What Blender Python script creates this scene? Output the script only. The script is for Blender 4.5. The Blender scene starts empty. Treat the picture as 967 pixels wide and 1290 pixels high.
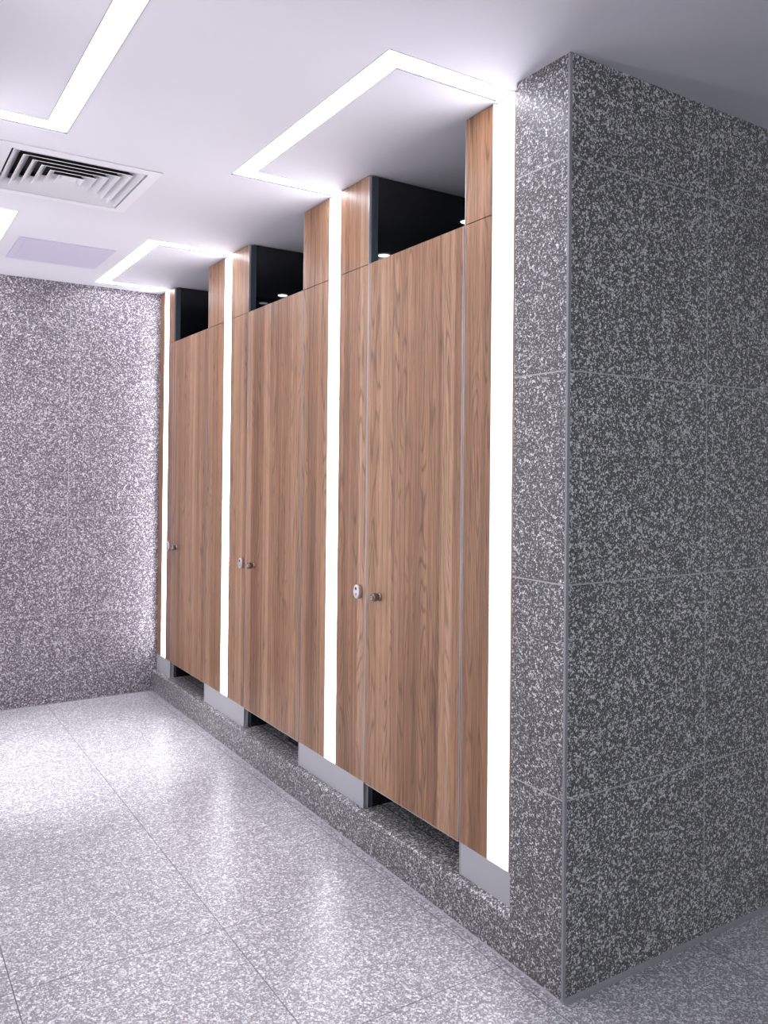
import bpy, bmesh, math
from mathutils import Vector, Matrix

S = bpy.context.scene
C = S.collection

# ------------------------------------------------------------------ helpers
def mb():
    return bmesh.new()

def box(bm, x0, x1, y0, y1, z0, z1, mat=0, bev=0.0, seg=1):
    vs = [bm.verts.new((x, y, z)) for x in (x0, x1) for y in (y0, y1) for z in (z0, z1)]
    idx = [(0, 1, 3, 2), (4, 6, 7, 5), (0, 4, 5, 1), (2, 3, 7, 6), (0, 2, 6, 4), (1, 5, 7, 3)]
    fs = [bm.faces.new([vs[i] for i in f]) for f in idx]
    for f in fs:
        f.material_index = mat
    if bev > 0:
        es = list({e for f in fs for e in f.edges})
        r = bmesh.ops.bevel(bm, geom=es, offset=bev, segments=seg, profile=0.5, affect='EDGES')
        for f in r['faces']:
            f.material_index = mat
    return fs

def prism(bm, pts, z0, z1, mat=0):
    n = len(pts)
    a = [bm.verts.new((p[0], p[1], z0)) for p in pts]
    b = [bm.verts.new((p[0], p[1], z1)) for p in pts]
    fs = [bm.faces.new(a[::-1]), bm.faces.new(b)]
    for i in range(n):
        j = (i + 1) % n
        fs.append(bm.faces.new((a[i], a[j], b[j], b[i])))
    for f in fs:
        f.material_index = mat
    return fs

def lathe(bm, prof, n=32, M=Matrix(), mat=0):
    """prof: list of (r, h) from start to end, axis +z, then M applied."""
    rings = []
    for r, h in prof:
        if r < 1e-6:
            rings.append([bm.verts.new(M @ Vector((0, 0, h)))])
        else:
            rings.append([bm.verts.new(M @ Vector((r * math.cos(2 * math.pi * k / n), r * math.sin(2 * math.pi * k / n), h))) for k in range(n)])
    for a, b in zip(rings, rings[1:]):
        for k in range(n):
            j = (k + 1) % n
            if len(a) == 1 and len(b) == 1:
                continue
            if len(a) == 1:
                f = bm.faces.new((a[0], b[j], b[k]))
            elif len(b) == 1:
                f = bm.faces.new((a[k], a[j], b[0]))
            else:
                f = bm.faces.new((a[k], a[j], b[j], b[k]))
            f.material_index = mat
            f.smooth = True

def obj(name, bm, mats, parent=None, smooth=False):
    bmesh.ops.recalc_face_normals(bm, faces=bm.faces[:])
    me = bpy.data.meshes.new(name)
    bm.to_mesh(me)
    bm.free()
    if not isinstance(mats, (list, tuple)):
        mats = [mats]
    for m in mats:
        me.materials.append(m)
    if smooth:
        for p in me.polygons:
            p.use_smooth = True
    o = bpy.data.objects.new(name, me)
    C.objects.link(o)
    if parent is not None:
        o.parent = parent
        o.matrix_parent_inverse = Matrix.Translation(-Vector(parent.location))
    return o

def thing(name, label, cat, loc=(0, 0, 0), group=None):
    o = bpy.data.objects.new(name, None)
    o.empty_display_size = 0.05
    C.objects.link(o)
    o.location = loc
    o['label'] = label
    o['category'] = cat
    if group:
        o['group'] = group
    return o

def struct(name, bm, m):
    o = obj(name, bm, m)
    o['kind'] = 'structure'
    return o

# ------------------------------------------------------------------ materials
class NT:
    def __init__(self, name):
        self.m = bpy.data.materials.new(name)
        self.m.use_nodes = True
        self.t = self.m.node_tree
        self.b = self.t.nodes['Principled BSDF']
    def n(self, typ, **kw):
        nd = self.t.nodes.new(typ)
        for k, v in kw.items():
            if k == 'inp':
                for a, b in v.items():
                    if isinstance(b, bpy.types.NodeSocket):
                        self.t.links.new(b, nd.inputs[a])
                    else:
                        nd.inputs[a].default_value = b
            else:
                setattr(nd, k, v)
        return nd
    def math(self, op, a, b=None, c=None):
        d = {0: a}
        if b is not None:
            d[1] = b
        if c is not None:
            d[2] = c
        return self.n('ShaderNodeMath', operation=op, inp=d).outputs[0]
    def mix(self, f, a, b):
        nd = self.n('ShaderNodeMix', data_type='RGBA')
        for i, v in ((0, f), (6, a), (7, b)):
            if isinstance(v, bpy.types.NodeSocket):
                self.t.links.new(v, nd.inputs[i])
            else:
                nd.inputs[i].default_value = v if i == 0 else (*v, 1)[:4]
        return nd.outputs[2]
    def ramp(self, f, stops, interp='LINEAR'):
        nd = self.n('ShaderNodeValToRGB', inp={0: f})
        cr = nd.color_ramp
        cr.interpolation = interp
        while len(cr.elements) > 1:
            cr.elements.remove(cr.elements[-1])
        cr.elements[0].position = stops[0][0]
        cr.elements[0].color = (*stops[0][1], 1)
        for p, c in stops[1:]:
            e = cr.elements.new(p)
            e.color = (*c, 1)
        return nd.outputs[0]
    def out(self, sock, name='Base Color'):
        self.t.links.new(sock, self.b.inputs[name])

def plain(name, col, rough=0.5, metal=0.0, spec=0.5, emit=None, strength=0):
    k = NT(name)
    k.b.inputs['Base Color'].default_value = (*col, 1)
    k.b.inputs['Roughness'].default_value = rough
    k.b.inputs['Metallic'].default_value = metal
    k.b.inputs['Specular IOR Level'].default_value = spec
    if emit:
        k.b.inputs['Emission Color'].default_value = (*emit, 1)
        k.b.inputs['Emission Strength'].default_value = strength
    return k.m

def terrazzo(name, base, chip, joints, joint_col, rough, chip_amt=0.5, spec=0.5, jw=0.003, tone=1.0, scale=122.0):
    """joints: list of (axis, origin, spacing, gate) lines on object coordinates."""
    k = NT(name)
    tc = k.n('ShaderNodeTexCoord').outputs['Object']
    warp = k.n('ShaderNodeTexNoise', inp={'Vector': tc, 'Scale': 170.0, 'Detail': 1.0})
    wv = k.n('ShaderNodeVectorMath', operation='MULTIPLY_ADD', inp={0: warp.outputs['Color'], 1: (0.0045, 0.0045, 0.0045), 2: tc}).outputs[0]
    def layer(scale, thr_edge, amt):
        c = k.n('ShaderNodeTexVoronoi', feature='F1', inp={'Vector': wv, 'Scale': scale, 'Randomness': 1.0})
        e = k.n('ShaderNodeTexVoronoi', feature='DISTANCE_TO_EDGE', inp={'Vector': wv, 'Scale': scale, 'Randomness': 1.0})
        sep = k.n('ShaderNodeSeparateColor', inp={0: c.outputs['Color']})
        on = k.math('LESS_THAN', sep.outputs[0], amt)
        inside = k.n('ShaderNodeMapRange', inp={0: e.outputs['Distance'], 1: thr_edge, 2: thr_edge + 0.05}).outputs[0]
        return k.math('MULTIPLY', on, inside), sep.outputs[1]
    big, bigc = layer(scale, 0.07, chip_amt)
    sm, smc = layer(scale * 1.9, 0.08, chip_amt * 1.15)
    fi, fic = layer(scale * 3.3, 0.10, chip_amt * 1.2)
    # dark matrix with slight variation
    nz = k.n('ShaderNodeTexNoise', inp={'Vector': tc, 'Scale': 260.0, 'Detail': 2.0}).outputs[0]
    big_v = k.n('ShaderNodeTexNoise', inp={'Vector': tc, 'Scale': 2.2, 'Detail': 2.0}).outputs[0]
    matrix = k.mix(nz, tuple(v * 0.3 for v in base), tuple(v * 1.8 for v in base))
    cf = k.ramp(fic, [(0, tuple(v * .25 for v in chip)), (.6, tuple(v * .45 for v in chip)), (1, tuple(v * .8 for v in chip))])
    matrix = k.mix(fi, matrix, cf)
    cc = k.ramp(smc, [(0, tuple(v * .55 for v in chip)), (.5, tuple(v * .8 for v in chip)), (1, chip)])
    col = k.mix(sm, matrix, cc)
    cb = k.ramp(bigc, [(0, tuple(v * .5 for v in chip)), (.35, tuple(v * .75 for v in chip)), (1, chip)])
    col = k.mix(big, col, cb)
    # gentle large scale variation of the stone
    mul = k.n('ShaderNodeMapRange', inp={0: big_v, 1: 0.3, 2: 0.7, 3: 0.93 * tone, 4: 1.07 * tone}).outputs[0]
    col = k.n('ShaderNodeVectorMath', operation='SCALE', inp={0: col, 3: mul}).outputs[0]
    sp = k.n('ShaderNodeSeparateXYZ', inp={0: tc})
    tot = None
    for ax, o0, sgap, w in joints:
        v = k.math('SUBTRACT', sp.outputs[ax], o0)
        v = k.math('DIVIDE', v, sgap)
        v = k.math('ADD', v, 0.5)
        v = k.math('FRACT', v)
        v = k.math('SUBTRACT', v, 0.5)
        v = k.math('ABSOLUTE', v)
        v = k.math('MULTIPLY', v, sgap)
        v = k.math('LESS_THAN', v, w / 2)
        tot = v if tot is None else k.math('MAXIMUM', tot, v)
    if tot is not None:
        # worn joints: slightly broken in places
        col = k.mix(tot, col, joint_col)
    k.out(col)
    r = k.n('ShaderNodeMapRange', inp={0: nz, 3: rough - 0.03, 4: rough + 0.05}).outputs[0]
    k.out(r, 'Roughness')
    k.b.inputs['Specular IOR Level'].default_value = spec
    return k.m

def wood(name, seed):
    """vertical grain oak laminate; y across, z along the grain."""
    k = NT(name)
    tc0 = k.n('ShaderNodeTexCoord').outputs['Object']
    tc = k.n('ShaderNodeVectorMath', operation='ADD', inp={0: tc0, 1: (seed * 3.1, seed * 1.37, seed * 0.9)}).outputs[0]
    def noise(sc, scale=1.0, detail=3.0, dist=0.0, rough=0.55):
        mp = k.n('ShaderNodeMapping', inp={0: tc, 3: sc})
        return k.n('ShaderNodeTexNoise', inp={'Vector': mp.outputs[0], 'Scale': scale, 'Detail': detail, 'Roughness': rough, 'Distortion': dist}).outputs[0]
    fine = noise((40, 230, 5.5), detail=4)
    streak = noise((15, 60, 0.9), detail=3)
    broad = noise((4, 15, 0.25), detail=2)
    # staves: stepped 1D cells across y
    sp = k.n('ShaderNodeSeparateXYZ', inp={0: tc})
    yy = k.math('MULTIPLY', sp.outputs[1], 13.0)
    vor = k.n('ShaderNodeTexVoronoi', voronoi_dimensions='1D', feature='F1', inp={'W': yy, 'Scale': 1.0})
    stave = k.n('ShaderNodeSeparateColor', inp={0: vor.outputs['Color']}).outputs[0]
    # cathedral figure: rings of a stretched noise, shifted per stave
    off = k.n('ShaderNodeCombineXYZ', inp={0: k.math('MULTIPLY', stave, 9.0), 1: 0.0, 2: k.math('MULTIPLY', stave, 5.0)}).outputs[0]
    tv = k.n('ShaderNodeVectorMath', operation='ADD', inp={0: tc, 1: off}).outputs[0]
    mp = k.n('ShaderNodeMapping', inp={0: tv, 3: (3, 11, 1.25)})
    fig = k.n('ShaderNodeTexNoise', inp={'Vector': mp.outputs[0], 'Scale': 1.0, 'Detail': 1.5, 'Roughness': 0.4}).outputs[0]
    ring = k.math('FRACT', k.math('MULTIPLY', fig, 17.0))
    ring = k.math('ABSOLUTE', k.math('SUBTRACT', ring, 0.5))
    ring = k.n('ShaderNodeMapRange', inp={0: ring, 1: 0.0, 2: 0.22, 3: 0.0, 4: 1.0}).outputs[0]
    base = k.ramp(k.math('ADD', k.math('MULTIPLY', stave, 0.38), k.math('MULTIPLY', broad, 0.62)),
                  [(0.25, (0.27, 0.133, 0.068)), (0.42, (0.37, 0.192, 0.102)), (0.58, (0.445, 0.25, 0.14)), (0.75, (0.52, 0.32, 0.20))])
    s = k.n('ShaderNodeMapRange', inp={0: streak, 1: 0.36, 2: 0.62, 3: 0.74, 4: 1.12}).outputs[0]
    f = k.n('ShaderNodeMapRange', inp={0: fine, 1: 0.33, 2: 0.62, 3: 0.72, 4: 1.10}).outputs[0]
    gate = k.n('ShaderNodeMapRange', inp={0: noise((5, 16, 0.8), detail=1), 1: 0.44, 2: 0.58, 3: 0.04, 4: 0.5}).outputs[0]
    rr = k.math('SUBTRACT', 1.0, k.math('MULTIPLY', gate, k.math('SUBTRACT', 1.0, ring)))
    pore = k.n('ShaderNodeMapRange', inp={0: noise((50, 340, 16), detail=2, dist=0.4), 1: 0.58, 2: 0.70, 3: 1.0, 4: 0.62}).outputs[0]
    tot = k.math('MULTIPLY', k.math('MULTIPLY', k.math('MULTIPLY', s, f), rr), pore)
    col = k.n('ShaderNodeVectorMath', operation='SCALE', inp={0: base, 3: tot}).outputs[0]
    k.out(col)
    k.b.inputs['Roughness'].default_value = 0.36
    k.b.inputs['Specular IOR Level'].default_value = 0.45
    bump = k.n('ShaderNodeBump', inp={'Strength': 0.12, 'Distance': 0.001, 'Height': fine})
    k.t.links.new(bump.outputs[0], k.b.inputs['Normal'])
    return k.m

def paint(name, col, rough=0.6):
    k = NT(name)
    tc = k.n('ShaderNodeTexCoord').outputs['Object']
    nz = k.n('ShaderNodeTexNoise', inp={'Vector': tc, 'Scale': 1.3, 'Detail': 2.0}).outputs[0]
    c = k.mix(nz, tuple(v * .975 for v in col), tuple(min(1, v * 1.02) for v in col))
    k.out(c)
    k.b.inputs['Roughness'].default_value = rough
    k.b.inputs['Specular IOR Level'].default_value = 0.25
    return k.m

LC = (0.945, 0.925, 1.0)          # cool LED colour
STR = 9.0
M_led = plain('led_diffuser', (0.9, 0.9, 0.92), 0.6, emit=LC, strength=STR)
M_led_v = plain('led_diffuser_wall', (0.9, 0.9, 0.92), 0.6, emit=LC, strength=11.0)
M_led_l = plain('led_diffuser_left', (0.9, 0.9, 0.92), 0.6, emit=LC, strength=8.0)
M_lamp = plain('downlight_lens', (0.9, 0.95, 0.95), 0.5, emit=(0.9, 1.0, 0.98), strength=30)
M_ceiling = paint('ceiling_paint', (0.68, 0.675, 0.725), 0.7)
M_room = paint('front_room_paint', (0.84, 0.84, 0.85), 0.6)
M_white = paint('white_enamel', (0.74, 0.735, 0.785), 0.45)
M_panel = paint('lilac_panel', (0.57, 0.55, 0.67), 0.5)
M_channel = plain('white_channel', (0.86, 0.85, 0.88), 0.35)
M_trim = plain('brushed_aluminium', (0.62, 0.62, 0.65), 0.34, metal=0.85)
M_edge = plain('thin_dark_frame', (0.22, 0.22, 0.25), 0.5)  # dark grey edging of the light profiles
M_kick = plain('grey_metal_kick', (0.50, 0.51, 0.53), 0.45, metal=0.1)
M_core = plain('slate_board_core', (0.055, 0.07, 0.088), 0.4)
M_gloss = plain('black_glossy_laminate', (0.008, 0.009, 0.0105), 0.025, spec=0.8)
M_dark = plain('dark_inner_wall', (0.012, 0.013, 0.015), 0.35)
M_black = plain('black_plastic', (0.01, 0.01, 0.011), 0.4)
M_steel = plain('polished_steel', (0.52, 0.50, 0.50), 0.28, metal=1.0)
M_knob = plain('dark_polished_steel', (0.30, 0.265, 0.25), 0.22, metal=1.0)
M_plate = plain('satin_steel', (0.72, 0.71, 0.73), 0.32, metal=0.9)
M_steel_d = plain('dark_recess', (0.05, 0.045, 0.045), 0.4, metal=0.4)
M_grout = plain('grey_sealant', (0.30, 0.30, 0.32), 0.55)
M_vent_shade = plain('vent_interior_shade', (0.006, 0.006, 0.01), 0.8)
M_wood = [wood('oak_laminate_%d' % i, i + 1) for i in range(3)]

CHIP = (0.90, 0.89, 0.90)
BASE = (0.078, 0.079, 0.082)
M_tw = terrazzo('terrazzo_wall', BASE, CHIP, [(2, 0.558, 0.6, 0.0040), (0, 0.5845, 0.61, 0.0040)], (0.46, 0.47, 0.48), 0.34, 0.24)
M_tb = terrazzo('terrazzo_back_wall', (0.09, 0.078, 0.094), (0.80, 0.755, 0.82), [(2, 0.56, 0.6, 0.003), (0, -0.577, 0.61, 0.003)], (0.42, 0.41, 0.44), 0.34, 0.24)
M_tf = terrazzo('terrazzo_floor', (0.25, 0.245, 0.27), (0.90, 0.89, 0.93), [(0, -0.068, 0.62, 0.003), (1, 0.222, 0.624, 0.003)], (0.12, 0.12, 0.125), 0.32, 0.36)
M_tc = terrazzo('terrazzo_curb', BASE, CHIP, [(0, 0.085, 50, 0.003)], (0.05, 0.05, 0.05), 0.3, 0.26)

# ------------------------------------------------------------------ dimensions (metres)
H = 2.65          # ceiling
YB = 3.794        # back wall
HC = 0.142        # raised curb
HB = 0.247        # bottom of doors and boards
HD = 2.294        # top of doors, seam of boards
PX = -0.03        # face of pillar and curb
LX = -1.55        # opposite side of the aisle
SX = 1.40         # back of the stalls

# ------------------------------------------------------------------ room shell
bm = mb(); box(bm, -4.2, 3.2, -4.2, YB + 0.1, -0.08, 0.0); struct('floor', bm, M_tf)

# far wall of the aisle
bm = mb(); box(bm, LX - 0.1, SX + 0.1, YB, YB + 0.12, 0.0, H); struct('wall_back', bm, M_tb)

# wall_right: pillar face towards the aisle plus the wall running off to the right
bm = mb()
prism(bm, [(PX, 0.0), (3.1, 0.0), (3.1, 0.10), (0.16, 0.10), (0.16, 0.222), (PX, 0.222)], 0.0, H)
struct('wall_right', bm, M_tw)
# inner skin of the stall row (dark)
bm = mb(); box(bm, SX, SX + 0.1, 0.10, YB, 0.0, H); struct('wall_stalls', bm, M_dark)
# left side of the aisle, mirrored pillar and wall
bm = mb()
prism(bm, [(LX, 0.0), (LX, YB), (LX - 0.1, YB), (LX - 0.1, 0.1), (-4.2, 0.1), (-4.2, 0.0)], 0.0, H)
struct('wall_left', bm, M_tw)
bm = mb(); box(bm, -4.3, -4.2, -4.2, 0.1, 0, H); struct('wall_west', bm, M_room)
bm = mb(); box(bm, 3.1, 3.2, -4.2, 0.1, 0, H); struct('wall_east', bm, M_room)
bm = mb(); box(bm, -4.3, 3.2, -4.3, -4.2, 0, H); struct('wall_front', bm, M_room)

# ------------------------------------------------------------------ ceiling with openings
WST = 0.075
def loop_rects(side, y0, y1, w=0.08):
    """U shaped light slot: two arms across, one run along the aisle."""
    if side > 0:
        xo, xi, xw = -0.458, -0.382, 0.0
        return [(xo, xw, y0, y0 + w), (xo, xw, y1 - w, y1), (xo, xi, y0, y1)]
    xo, xi, xw = -1.092, -1.167, LX
    return [(xw, xo, y0, y0 + w), (xw, xo, y1 - w, y1), (xi, xo, y0, y1)]
LOOPS = [(+1, 0.27, 1.425), (+1, 2.535, 3.688), (-1, 0.25, 1.382), (-1, 2.42, 3.69)]
holes = []
for s, a, b in LOOPS:
    holes += loop_rects(s, a, b)
VENT = (-1.28, -0.69, 1.56, 2.16)
HATCH = (-1.02, -0.54, 2.85, 3.33)
FRONT = [(-3.0, 1.2, -2.30, -2.22), (-3.0, 1.2, -3.40, -3.32)]
holes += [(VENT[0] + 0.03, VENT[1] - 0.03, VENT[2] + 0.03, VENT[3] - 0.03)]
xs = sorted({-4.2, 3.2, 0.0, *[h[0] for h in holes], *[h[1] for h in holes]})
ys = sorted({-4.2, YB + 0.1, *[h[2] for h in holes], *[h[3] for h in holes]})
bm = mb()
vc = {}
def gv(i, j, z):
    key = (i, j, z)
    if key not in vc:
        vc[key] = bm.verts.new((xs[i], ys[j], z))
    return vc[key]
solid = {}
for i in range(len(xs) - 1):
    for j in range(len(ys) - 1):
        cx, cy = (xs[i] + xs[i + 1]) / 2, (ys[j] + ys[j + 1]) / 2
        solid[i, j] = not any(h[0] < cx < h[1] and h[2] < cy < h[3] for h in holes)
T = 0.10
for (i, j), s in solid.items():
    if not s:
        continue
    bm.faces.new([gv(i, j, H), gv(i, j + 1, H), gv(i + 1, j + 1, H), gv(i + 1, j, H)])
    bm.faces.new([gv(i, j, H + T), gv(i + 1, j, H + T), gv(i + 1, j + 1, H + T), gv(i, j + 1, H + T)])
    for di, dj, a, b in ((-1, 0, (i, j), (i, j + 1)), (1, 0, (i + 1, j), (i + 1, j + 1)), (0, -1, (i, j), (i + 1, j)), (0, 1, (i, j + 1), (i + 1, j + 1))):
        if not solid.get((i + di, j + dj), False):
            bm.faces.new([gv(*a, H), gv(*b, H), gv(*b, H + T), gv(*a, H + T)])
struct('ceiling', bm, M_ceiling)

# ------------------------------------------------------------------ raised curb, trims
bm = mb()
Y0 = 0.2221
prof = [(PX, 0.0), (PX, HC - 0.010), (PX + 0.002, HC - 0.005), (PX + 0.006, HC - 0.001), (PX + 0.012, HC), (0.082, HC), (0.084, HC - 0.0015), (0.086, HC), (SX, HC), (SX, 0.0)]
a = [bm.verts.new((x, Y0, z)) for x, z in prof]
b = [bm.verts.new((x, YB, z)) for x, z in prof]
for i in range(len(prof)):
    j = (i + 1) % len(prof)
    bm.faces.new((a[i], a[j], b[j], b[i]))
bm.faces.new(a); bm.faces.new(b[::-1])
struct('trim_1', bm, M_tc)
bm = mb()       # stall 1 floor behind the pillar
box(bm, 0.16, SX, 0.10, 0.222, 0.0, HC); struct('trim_2', bm, M_tc)
# aluminium angle up the pillar's outer corner
bm = mb(); box(bm, PX - 0.0015, PX + 0.009, -0.0015, 0.006, 0.0, H); struct('trim_3', bm, M_grout)
# sealant beads along the foot of the walls
bm = mb()
prism_pts = [(0.0, 0.0), (-0.010, 0.0), (0.0, 0.009)]
def bead(bm, p0, p1, r, nrm):
    """triangular bead from p0 to p1, nrm = outward direction in plan"""
    n = Vector((nrm[0], nrm[1], 0)); u = Vector((0, 0, 1))
    A = [Vector(p0), Vector(p0) + n * r, Vector(p0) + n * r * 0.35 + u * r * 0.35, Vector(p0) + u * r]
    B = [v + (Vector(p1) - Vector(p0)) for v in A]
    va = [bm.verts.new(v) for v in A]; vb = [bm.verts.new(v) for v in B]
    for i in range(4):
        j = (i + 1) % 4
        bm.faces.new((va[i], va[j], vb[j], vb[i]))
    bm.faces.new(va); bm.faces.new(vb[::-1])
bead(bm, (PX, 0, 0), (3.1, 0, 0), 0.012, (0, -1)); struct('trim_4', bm, M_grout)
bm = mb(); bead(bm, (PX, 0, 0), (PX, YB, 0), 0.0045, (-1, 0)); struct('trim_5', bm, plain('pale_grout', (0.42, 0.41, 0.45), 0.5))
bm = mb(); bead(bm, (LX, YB, 0), (PX, YB, 0), 0.005, (0, -1)); struct('trim_6', bm, M_grout)

# ------------------------------------------------------------------ partition piers
BT = 0.026
G = 0.0015
def board(bm, y0, y1, z0, z1):
    """wood faced front, slate coloured core behind"""
    box(bm, 0.0, 0.004, y0, y1, z0, z1, 0)
    box(bm, 0.004, BT, y0 + 0.0008, y1 - 0.0008, z0 + 0.0005, z1 - 0.0005, 1)

def pier(y0, y1, ys0, ys1, label, wi, lock=None, low=True, left_edge=False):
    """one fixed pier: boards either side of the strip light (ys0..ys1)"""
    t = thing('partition_pier', label, 'toilet partition', (0, (y0 + y1) / 2, HC), 'fixed wood piers between the stall doors')
    segs = []
    if ys0 - y0 > 0.002: segs.append((y0, ys0))
    if y1 - ys1 > 0.002: segs.append((ys1, y1))
    for a, b in segs:
        bm = mb(); board(bm, a, b, HB, HD - G); obj('lower_board', bm, [M_wood[wi], M_core], t)
        bm = mb(); board(bm, a, b, HD + G, H - 0.004); obj('upper_board', bm, [M_wood[wi], M_core], t)
    bm = mb()
    box(bm, 0.001, 0.022, y0, y1, HC, HB - 0.0006, 0)
    k = obj('kick_plate', bm, M_kick, t); k['label'] = 'flat grey metal kick plate'
    # slim aluminium edgings where a door meets the pier
    for side, e in ((-1, y0), (1, y1)):
        if (side < 0 and y0 < 0.3) or (side > 0 and y1 > YB - 0.01):
            continue
        bm = mb()
        if side < 0: box(bm, -0.0012, 0.010, e - 0.001, e + 0.0025, HC, H - 0.004)
        else: box(bm, -0.0012, 0.004, e - 0.0018, e + 0.001, HC, H - 0.004)
        obj('edge_trim', bm, M_trim, t)
    if lock:
        ly, lz = lock
        n = 36
        R, RZ = 0.0215, 0.0275
        bm = mb()
        rings = []
        for x, s in ((0.0, 1.0), (-0.016, 1.0), (-0.0185, 0.97), (-0.020, 0.88)):
            rings.append([bm.verts.new((x, ly + R * s * math.cos(2 * math.pi * q / n), lz + RZ * s * math.sin(2 * math.pi * q / n))) for q in range(n)])
        for ra, rb in zip(rings, rings[1:]):
            for q in range(n):
                f = bm.faces.new((ra[q], ra[(q + 1) % n], rb[(q + 1) % n], rb[q])); f.smooth = True
        bm.faces.new(rings[-1]); bm.faces.new(rings[0][::-1])
        lo = obj('lock_indicator', bm, M_plate, t)
        lo['label'] = 'oval steel occupancy indicator'
        bm = mb(); box(bm, -0.0208, -0.019, ly - 0.006, ly + 0.006, lz + 0.007, lz + 0.017, 0, 0.0006)
        w = obj('indicator_window', bm, M_black, lo); w.matrix_parent_inverse = Matrix.Translation(-Vector((0, (y0 + y1) / 2, HC))) @ Matrix()
        w.matrix_parent_inverse = lo.matrix_parent_inverse.inverted() @ Matrix.Translation(-Vector(t.location))
        bm = mb()
        MM = Matrix.Translation((-0.0195, ly, lz - 0.010)) @ Matrix.Rotation(-math.pi / 2, 4, 'Y')
        lathe(bm, [(0.0, 0.0), (0.0062, 0.0), (0.0062, 0.0022), (0.005, 0.003), (0.0, 0.003)], 20, MM)
        cs = obj('coin_slot', bm, M_steel, lo)
        cs.matrix_parent_inverse = lo.matrix_parent_inverse.inverted() @ Matrix.Translation(-Vector(t.location))
    return t

DOORS = [(0.507, 1.118), (1.690, 2.312), (2.897, 3.507)]
pier(0.2225, 0.505, 0.262, 0.368, 'narrow wood and grey-footed pier between the terrazzo pillar and the nearest door', 0)
pier(1.120, 1.688, 1.348, 1.450, 'wood pier with oval steel lock between nearest and middle doors', 1, lock=(1.163, 0.993))
pier(2.314, 2.895, 2.545, 2.650, 'wood pier with oval steel lock between middle and farthest doors', 2, lock=(2.352, 0.990))
pier(3.509, YB, 3.612, 3.706, 'far wood pier in the corner against the speckled back wall', 0, lock=(3.545, 0.984))

# ------------------------------------------------------------------ stall doors
def door(y0, y1, label, wi, kz):
    t = thing('stall_door', label, 'door', (0, (y0 + y1) / 2, HB), 'wood doors of the toilet stalls')
    bm = mb(); board(bm, y0 + 0.0045, y1 - 0.002, HB - 0.0006, HD); obj('door_panel', bm, [M_wood[wi], M_core], t)
    bm = mb(); box(bm, -0.0012, 0.012, y0 + 0.0040, y0 + 0.0066, HB, HD); obj('edge_trim', bm, M_trim, t)
    bm = mb(); box(bm, -0.0008, 0.006, y1 - 0.004, y1 - 0.0015, HB, HD); obj('edge_trim', bm, M_trim, t)
    bm = mb(); box(bm, 0.0005, BT, y0 + 0.008, y1 - 0.005, HB - 0.0035, HB - 0.0005)
    obj('bottom_trim', bm, M_trim, t)
    ky = y1 - 0.100
    M = Matrix.Translation((0.0, ky, kz)) @ Matrix.Rotation(-math.pi / 2, 4, 'Y')
    bm = mb()
    lathe(bm, [(0.0, 0.0), (0.0165, 0.0), (0.0165, 0.003), (0.0138, 0.0045), (0.0132, 0.012), (0.0150, 0.0145), (0.0160, 0.017), (0.0160, 0.031), (0.0148, 0.0335), (0.0122, 0.0335), (0.0112, 0.0315), (0.0, 0.0312)], 36, M)
    kn = obj('knob', bm, M_knob, t); kn['label'] = 'small round steel knob'
    bm = mb()
    box(bm, -0.0326, -0.0312, ky - 0.0016, ky + 0.0016, kz - 0.009, kz + 0.009)
    g = obj('grip_bar', bm, M_steel, kn)
    g.matrix_parent_inverse = kn.matrix_parent_inverse.inverted() @ Matrix.Translation(-Vector(t.location))
    return t
door(*DOORS[0], 'nearest and widest looking wood stall door, beside the terrazzo pillar side', 0, 0.990)
door(*DOORS[1], 'middle wood stall door of the row of three', 1, 0.991)
door(*DOORS[2], 'farthest wood stall door, closest to the back wall', 2, 0.983)

# ------------------------------------------------------------------ stall dividers
for (ya, yb, lab) in ((1.121, 1.147, 'glossy black divider wall seen above the nearest door'),
                      (2.315, 2.341, 'glossy black divider wall seen above the middle door'),
                      (3.511, 3.537, 'glossy black divider wall seen above the farthest door')):
    t = thing('stall_divider', lab, 'toilet partition', (0.7, (ya + yb) / 2, HC), 'black dividers inside the stalls')
    bm = mb(); box(bm, BT + 0.001, SX, ya, yb, HC, H - 0.001); obj('divider_board', bm, M_gloss, t)
    bm = mb(); box(bm, BT + 0.0005, BT + 0.014, ya - 0.003, ya - 0.0005, HC, H - 0.001); obj('wall_channel', bm, M_core, t)

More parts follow.
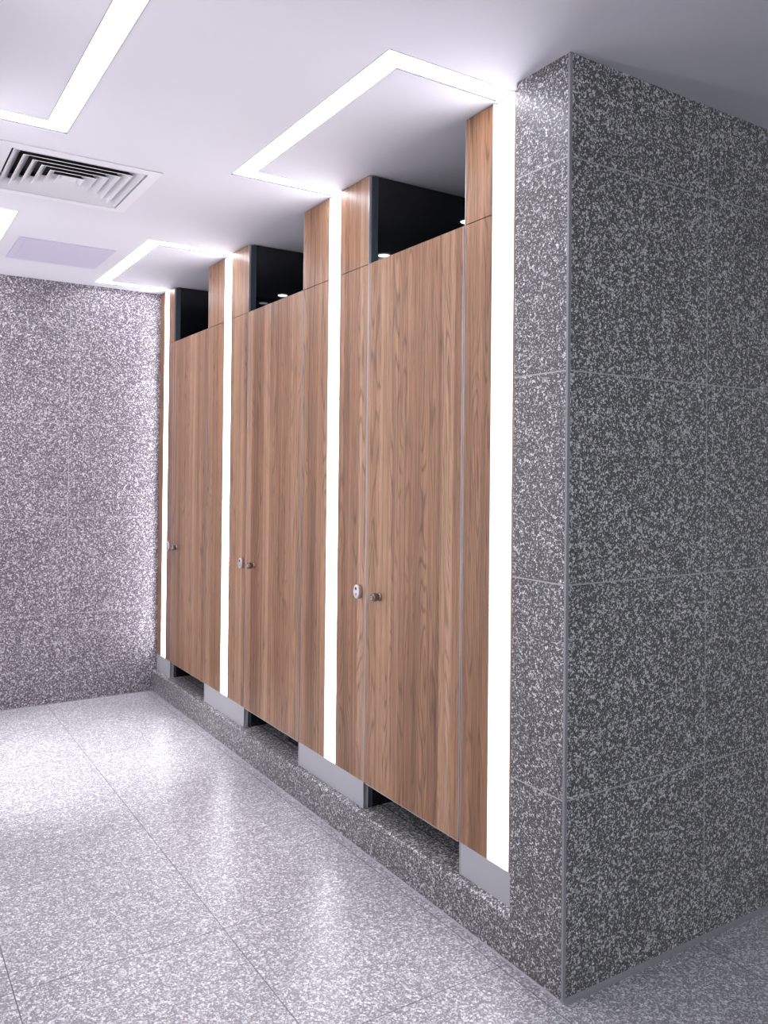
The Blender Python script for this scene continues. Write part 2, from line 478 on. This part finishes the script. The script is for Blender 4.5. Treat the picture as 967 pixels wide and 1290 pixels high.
# ------------------------------------------------------------------ U shaped loop lights
def loop_light(side, y0, y1, strips, label):
    t = thing('loop_light', label, 'light', (-0.229 if side > 0 else -1.32, (y0 + y1) / 2, H), 'U shaped linear lights')
    w = 0.08
    R = loop_rects(side, y0, y1, w)
    xo = -0.458 if side > 0 else -1.092
    xi = -0.382 if side > 0 else -1.167
    xw = 0.0 if side > 0 else LX
    # luminous U, one continuous diffuser
    if True:
        pts = [(xw, y0), (xo, y0), (xo, y1), (xw, y1), (xw, y1 - w), (xi, y1 - w), (xi, y0 + w), (xw, y0 + w)]
        g = 0.002
        sg = 1 if side > 0 else -1
        pts = [(xw - sg * g, y0 + g), (xo + sg * g, y0 + g), (xo + sg * g, y1 - g), (xw - sg * g, y1 - g), (xw - sg * g, y1 - w + g), (xi - sg * g, y1 - w + g), (xi - sg * g, y0 + w - g), (xw - sg * g, y0 + w - g)]
        bm = mb(); prism(bm, pts, H + 0.0035, H + 0.010)
        obj('ceiling_diffuser', bm, M_led, t)
    # thin trim lines of the recessed profile
    bm = mb()
    e = 0.0022; z0, z1 = H - 0.0012, H + 0.0034
    X0, X1 = sorted((xo, xw))
    sgn = 1 if side > 0 else -1
    box(bm, min(xo, xo - sgn * e), max(xo, xo - sgn * e), y0 - e, y1 + e, z0, z1)
    box(bm, min(xi, xi + sgn * e), max(xi, xi + sgn * e), y0 + w, y1 - w, z0, z1)
    for yy in (y0 - e, y1, y0 + w, y1 - w - e):
        a0, a1 = (xo, xw - sgn * .002) if yy in (y0 - e, y1) else (xi + sgn * e, xw - sgn * .002)
        box(bm, min(a0, a1), max(a0, a1), yy, yy + e, z0, z1)
    obj('profile_frame', bm, M_edge, t)
    # vertical legs down the pier
    for (sa, sb) in strips:
        bm = mb()
        if side > 0:
            c0, c1 = 0.020, 0.026
            box(bm, c0, c1, sa + .0005, sb - .0005, HB, H - 0.001)
            box(bm, 0.0, c0, sa + .0005, sa + 0.004, HB, H - 0.001)
            box(bm, 0.0, c0, sb - 0.004, sb - .0005, HB, H - 0.001)
            box(bm, 0.010, c0, sa + 0.004, sb - 0.004, H - 0.075, H - 0.001)
            obj('strip_channel', bm, M_channel, t)
            bm = mb(); box(bm, 0.007, 0.0195, sa + 0.0045, sb - 0.0045, HB + 0.0005, H - 0.0755)
            obj('wall_diffuser', bm, M_led_v, t)
        else:
            box(bm, LX + 0.001, LX + 0.006, sa, sb, HB, H - 0.001)
            obj('strip_channel', bm, M_channel, t)
            bm = mb(); box(bm, LX + 0.0065, LX + 0.012, sa + 0.0045, sb - 0.0045, HB, H - 0.07)
            obj('wall_diffuser', bm, M_led_l, t)
    return t
loop_light(*LOOPS[0], [(0.262, 0.368), (1.348, 1.450)], 'large white U shaped light around the nearest door, from ceiling down both piers')
loop_light(*LOOPS[1], [(2.545, 2.650), (3.612, 3.706)], 'white U shaped light around the farthest door, beside the back wall')
loop_light(*LOOPS[2], [(0.25, 0.35), (1.282, 1.382)], 'bright L corner of ceiling light at top left, nearer than the square vent')
loop_light(*LOOPS[3], [(2.42, 2.52), (3.59, 3.69)], 'small bright tip of ceiling light at left edge between square vent and hatch')

# added pendants, unseen behind the camera, to brighten the right wall and front ceiling
M_fill = plain('led_fill', (.9, .9, .9), .6, emit=(0.95, 0.985, 1.0), strength=9.5)
for i, (x0, x1, y0, y1) in enumerate(FRONT):
    t = thing('fill_pendant', ('added unseen fill light, long and slim, just behind the camera', 'added unseen fill light, long and slim, by the rear wall')[i], 'light', ((x0 + x1) / 2, (y0 + y1) / 2, H), 'added fill lights of the front room')
    bm = mb(); box(bm, x0, x1, y0 + .006, y1 - .006, H - 0.30, H - 0.25, 0, 0.008, 2); obj('diffuser', bm, M_fill, t)
    bm = mb(); box(bm, x0, x1, y0, y0 + .005, H - 0.285, H - 0.265); box(bm, x0, x1, y1 - .005, y1, H - 0.285, H - 0.265); obj('side_rail', bm, M_trim, t)
    for xx in (x0 + 0.3, x1 - 0.3):
        bm = mb(); lathe(bm, [(0.0, H - 0.251), (0.002, H - 0.251), (0.002, H - 0.012), (0.03, H - 0.011), (0.03, H - 0.0005), (0.0, H - 0.0005)], 16, Matrix.Translation((xx, (y0 + y1) / 2, 0))); obj('hanger', bm, M_trim, t)

# ------------------------------------------------------------------ downlights in the stalls
for (x, y, lab) in ((0.69, 0.145, 'small round downlight reflected above the nearest door, left side'),
                    (0.69, 0.870, 'small round downlight glimpsed at the right end above the nearest door'),
                    (0.675, 1.300, 'small round downlight reflected above the middle door, near its centre'),
                    (0.69, 2.020, 'small round downlight glimpsed at the right end above the middle door')):
    t = thing('downlight', lab, 'light', (x, y, H), 'round downlights inside the stalls')
    bm = mb(); lathe(bm, [(0.0, -0.006), (0.030, -0.006), (0.031, -0.004), (0.031, -0.001)], 32, Matrix.Translation((x, y, H))); obj('lens', bm, M_lamp, t)
    bm = mb(); lathe(bm, [(0.0312, -0.005), (0.037, -0.005), (0.040, -0.001), (0.0312, -0.001), (0.0312, -0.005)], 32, Matrix.Translation((x, y, H))); obj('bezel', bm, M_white, t)

# unseen downlight and spot, added to make the bright pool on the floor
t = thing('added_downlight', 'added unseen downlight making the floor pool, far left of the aisle', 'light', (-1.37, 2.60, H))
bm = mb(); lathe(bm, [(0.0, -0.003), (0.036, -0.003), (0.037, -0.0005)], 32, Matrix.Translation((-1.37, 2.60, H))); obj('lens', bm, M_lamp, t)
bm = mb(); lathe(bm, [(0.0375, -0.005), (0.050, -0.005), (0.053, -0.0005), (0.0375, -0.0005), (0.0375, -0.005)], 32, Matrix.Translation((-1.37, 2.60, H))); obj('bezel', bm, M_white, t)
sl = bpy.data.lights.new('added_spot', 'SPOT'); sl.energy = 270; sl.spot_size = math.radians(42); sl.spot_blend = 1.0; sl.shadow_soft_size = 0.04; sl.color = (0.97, 0.97, 1.0)
so = bpy.data.objects.new('added_spot', sl); C.objects.link(so); so.parent = t; so.matrix_parent_inverse = Matrix.Translation(-Vector(t.location))
so.location = (-1.37, 2.60, H - 0.02); so.rotation_euler = (Vector((-0.86, 2.72, 0)) - Vector((-1.37, 2.60, H))).to_track_quat('-Z', 'Y').to_euler()

# ------------------------------------------------------------------ square 4-way air diffuser
cx, cy = (VENT[0] + VENT[1]) / 2, (VENT[2] + VENT[3]) / 2
hx = (VENT[1] - VENT[0]) / 2
t = thing('air_vent', 'square white ceiling vent with nested louvres, at the upper left', 'air vent', (cx, cy, H))
def sq(bm, r, z):
    return [bm.verts.new((cx + sx * r, cy + sy * r, z)) for sx, sy in ((-1, -1), (1, -1), (1, 1), (-1, 1))]
def skin(bm, A, B):
    for i in range(4):
        j = (i + 1) % 4
        bm.faces.new((A[i], A[j], B[j], B[i]))
bm = mb()   # flat outer flange
A = sq(bm, hx, H - 0.001); B = sq(bm, hx, H - 0.005); D = sq(bm, hx - 0.045, H - 0.006); E = sq(bm, hx - 0.050, H + 0.02)
skin(bm, A, B); skin(bm, B, D); skin(bm, D, E)
obj('outer_frame', bm, M_white, t)
for q in range(6):
    ro = hx - 0.052 - q * 0.0385      # low outer lip of the louvre
    ri = ro - 0.036                    # high inner edge
    if q == 5: ri = ro - 0.03
    bm = mb()
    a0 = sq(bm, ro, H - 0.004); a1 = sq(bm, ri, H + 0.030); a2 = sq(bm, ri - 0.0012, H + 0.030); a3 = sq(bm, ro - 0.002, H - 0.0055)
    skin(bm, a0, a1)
    for f_ in bm.faces: f_.material_index = 1  # upper faces coloured black, standing in for shade in the gaps
    skin(bm, a1, a2); skin(bm, a2, a3); skin(bm, a3, a0)
    obj('louvre', bm, [M_white, M_vent_shade], t)
bm = mb(); box(bm, cx - 0.028, cx + 0.028, cy - 0.028, cy + 0.028, H + 0.006, H + 0.010); obj('centre_plate', bm, M_white, t)
bm = mb(); box(bm, cx - hx + 0.031, cx + hx - 0.031, cy - hx + 0.031, cy + hx - 0.031, H + 0.07, H + 0.09); obj('duct_interior', bm, M_vent_shade, t)

# ------------------------------------------------------------------ ceiling hatch
x0, x1, y0, y1 = HATCH
t = thing('ceiling_hatch', 'flat pale lilac square access panel in ceiling near the back wall', 'access panel', ((x0 + x1) / 2, (y0 + y1) / 2, H))
bm = mb(); box(bm, x0, x1, y0, y1, H - 0.003, H - 0.0002); obj('hatch_frame', bm, M_panel, t)
bm = mb(); box(bm, x0 + 0.035, x1 - 0.035, y0 + 0.012, y1 - 0.012, H - 0.0042, H - 0.0031, 0, 0.0005); obj('hatch_cover', bm, M_panel, t)

# ------------------------------------------------------------------ dark bin under the middle door
bx, by = 0.212, 1.915
t = thing('waste_bin', 'black bin corner just visible under the middle door', 'bin', (bx, by, HC))
bm = mb()
def rsq(z, hx_, hy_, r=0.03, n=5):
    out = []
    for sx, sy, a0 in ((1, 1, 0), (-1, 1, 90), (-1, -1, 180), (1, -1, 270)):
        for q in range(n + 1):
            a = math.radians(a0 + 90 * q / n)
            out.append(bm.verts.new((bx + sx * (hx_ - r) + r * math.cos(a), by + sy * (hy_ - r) + r * math.sin(a), z)))
    return out
r0 = rsq(HC + 0.001, 0.105, 0.12); r1 = rsq(HC + 0.26, 0.12, 0.135); r2 = rsq(HC + 0.265, 0.125, 0.14); r3 = rsq(HC + 0.275, 0.125, 0.14)
for A, B in ((r0, r1), (r1, r2), (r2, r3)):
    n = len(A)
    for i in range(n):
        bm.faces.new((A[i], A[(i + 1) % n], B[(i + 1) % n], B[i]))
bm.faces.new(r0[::-1]); bm.faces.new(r3)
obj('bin_body', bm, M_black, t)
bm = mb(); r4 = rsq(HC + 0.2755, 0.120, 0.135); r5 = rsq(HC + 0.292, 0.100, 0.115)
n = len(r4)
for i in range(n):
    bm.faces.new((r4[i], r4[(i + 1) % n], r5[(i + 1) % n], r5[i]))
bm.faces.new(r4[::-1]); bm.faces.new(r5)
obj('bin_lid', bm, M_black, t)

# ------------------------------------------------------------------ world, camera, view
w = bpy.data.worlds.new('world'); S.world = w; w.use_nodes = True
w.node_tree.nodes['Background'].inputs[0].default_value = (0.02, 0.02, 0.025, 1)

f, ccx, ccy, ccz, yaw, pitch, roll, ppy = 1034.42, -1.6906, -1.654, 1.466, 0.5682, 0.0086, 0.0099, 587.07
F = Vector((math.sin(yaw) * math.cos(pitch), math.cos(yaw) * math.cos(pitch), math.sin(pitch)))
R = Vector((math.cos(yaw), -math.sin(yaw), 0)); U = R.cross(F)
R2 = R * math.cos(roll) + U * math.sin(roll); U2 = -R * math.sin(roll) + U * math.cos(roll)
cam = bpy.data.cameras.new('camera'); co = bpy.data.objects.new('camera', cam); C.objects.link(co)
cam.sensor_fit = 'VERTICAL'; cam.sensor_height = 36.0; cam.sensor_width = 36.0
cam.lens = 36.0 * f / 1290.0
cam.shift_y = (ppy - 645.0) / 1290.0
cam.clip_start = 0.02
Mx = Matrix((R2, U2, -F)).transposed().to_4x4(); Mx.translation = (ccx, ccy, ccz)
co.matrix_world = Mx
S.camera = co

S.view_settings.view_transform = 'Standard'
S.view_settings.look = 'None'
S.view_settings.gamma = 1.0
S.view_settings.use_curve_mapping = False
S.view_settings.exposure = 0.34
S.cycles.use_denoising = True
S.cycles.max_bounces = 10
S.cycles.diffuse_bounces = 6
S.cycles.glossy_bounces = 4
S.cycles.sample_clamp_indirect = 6.0
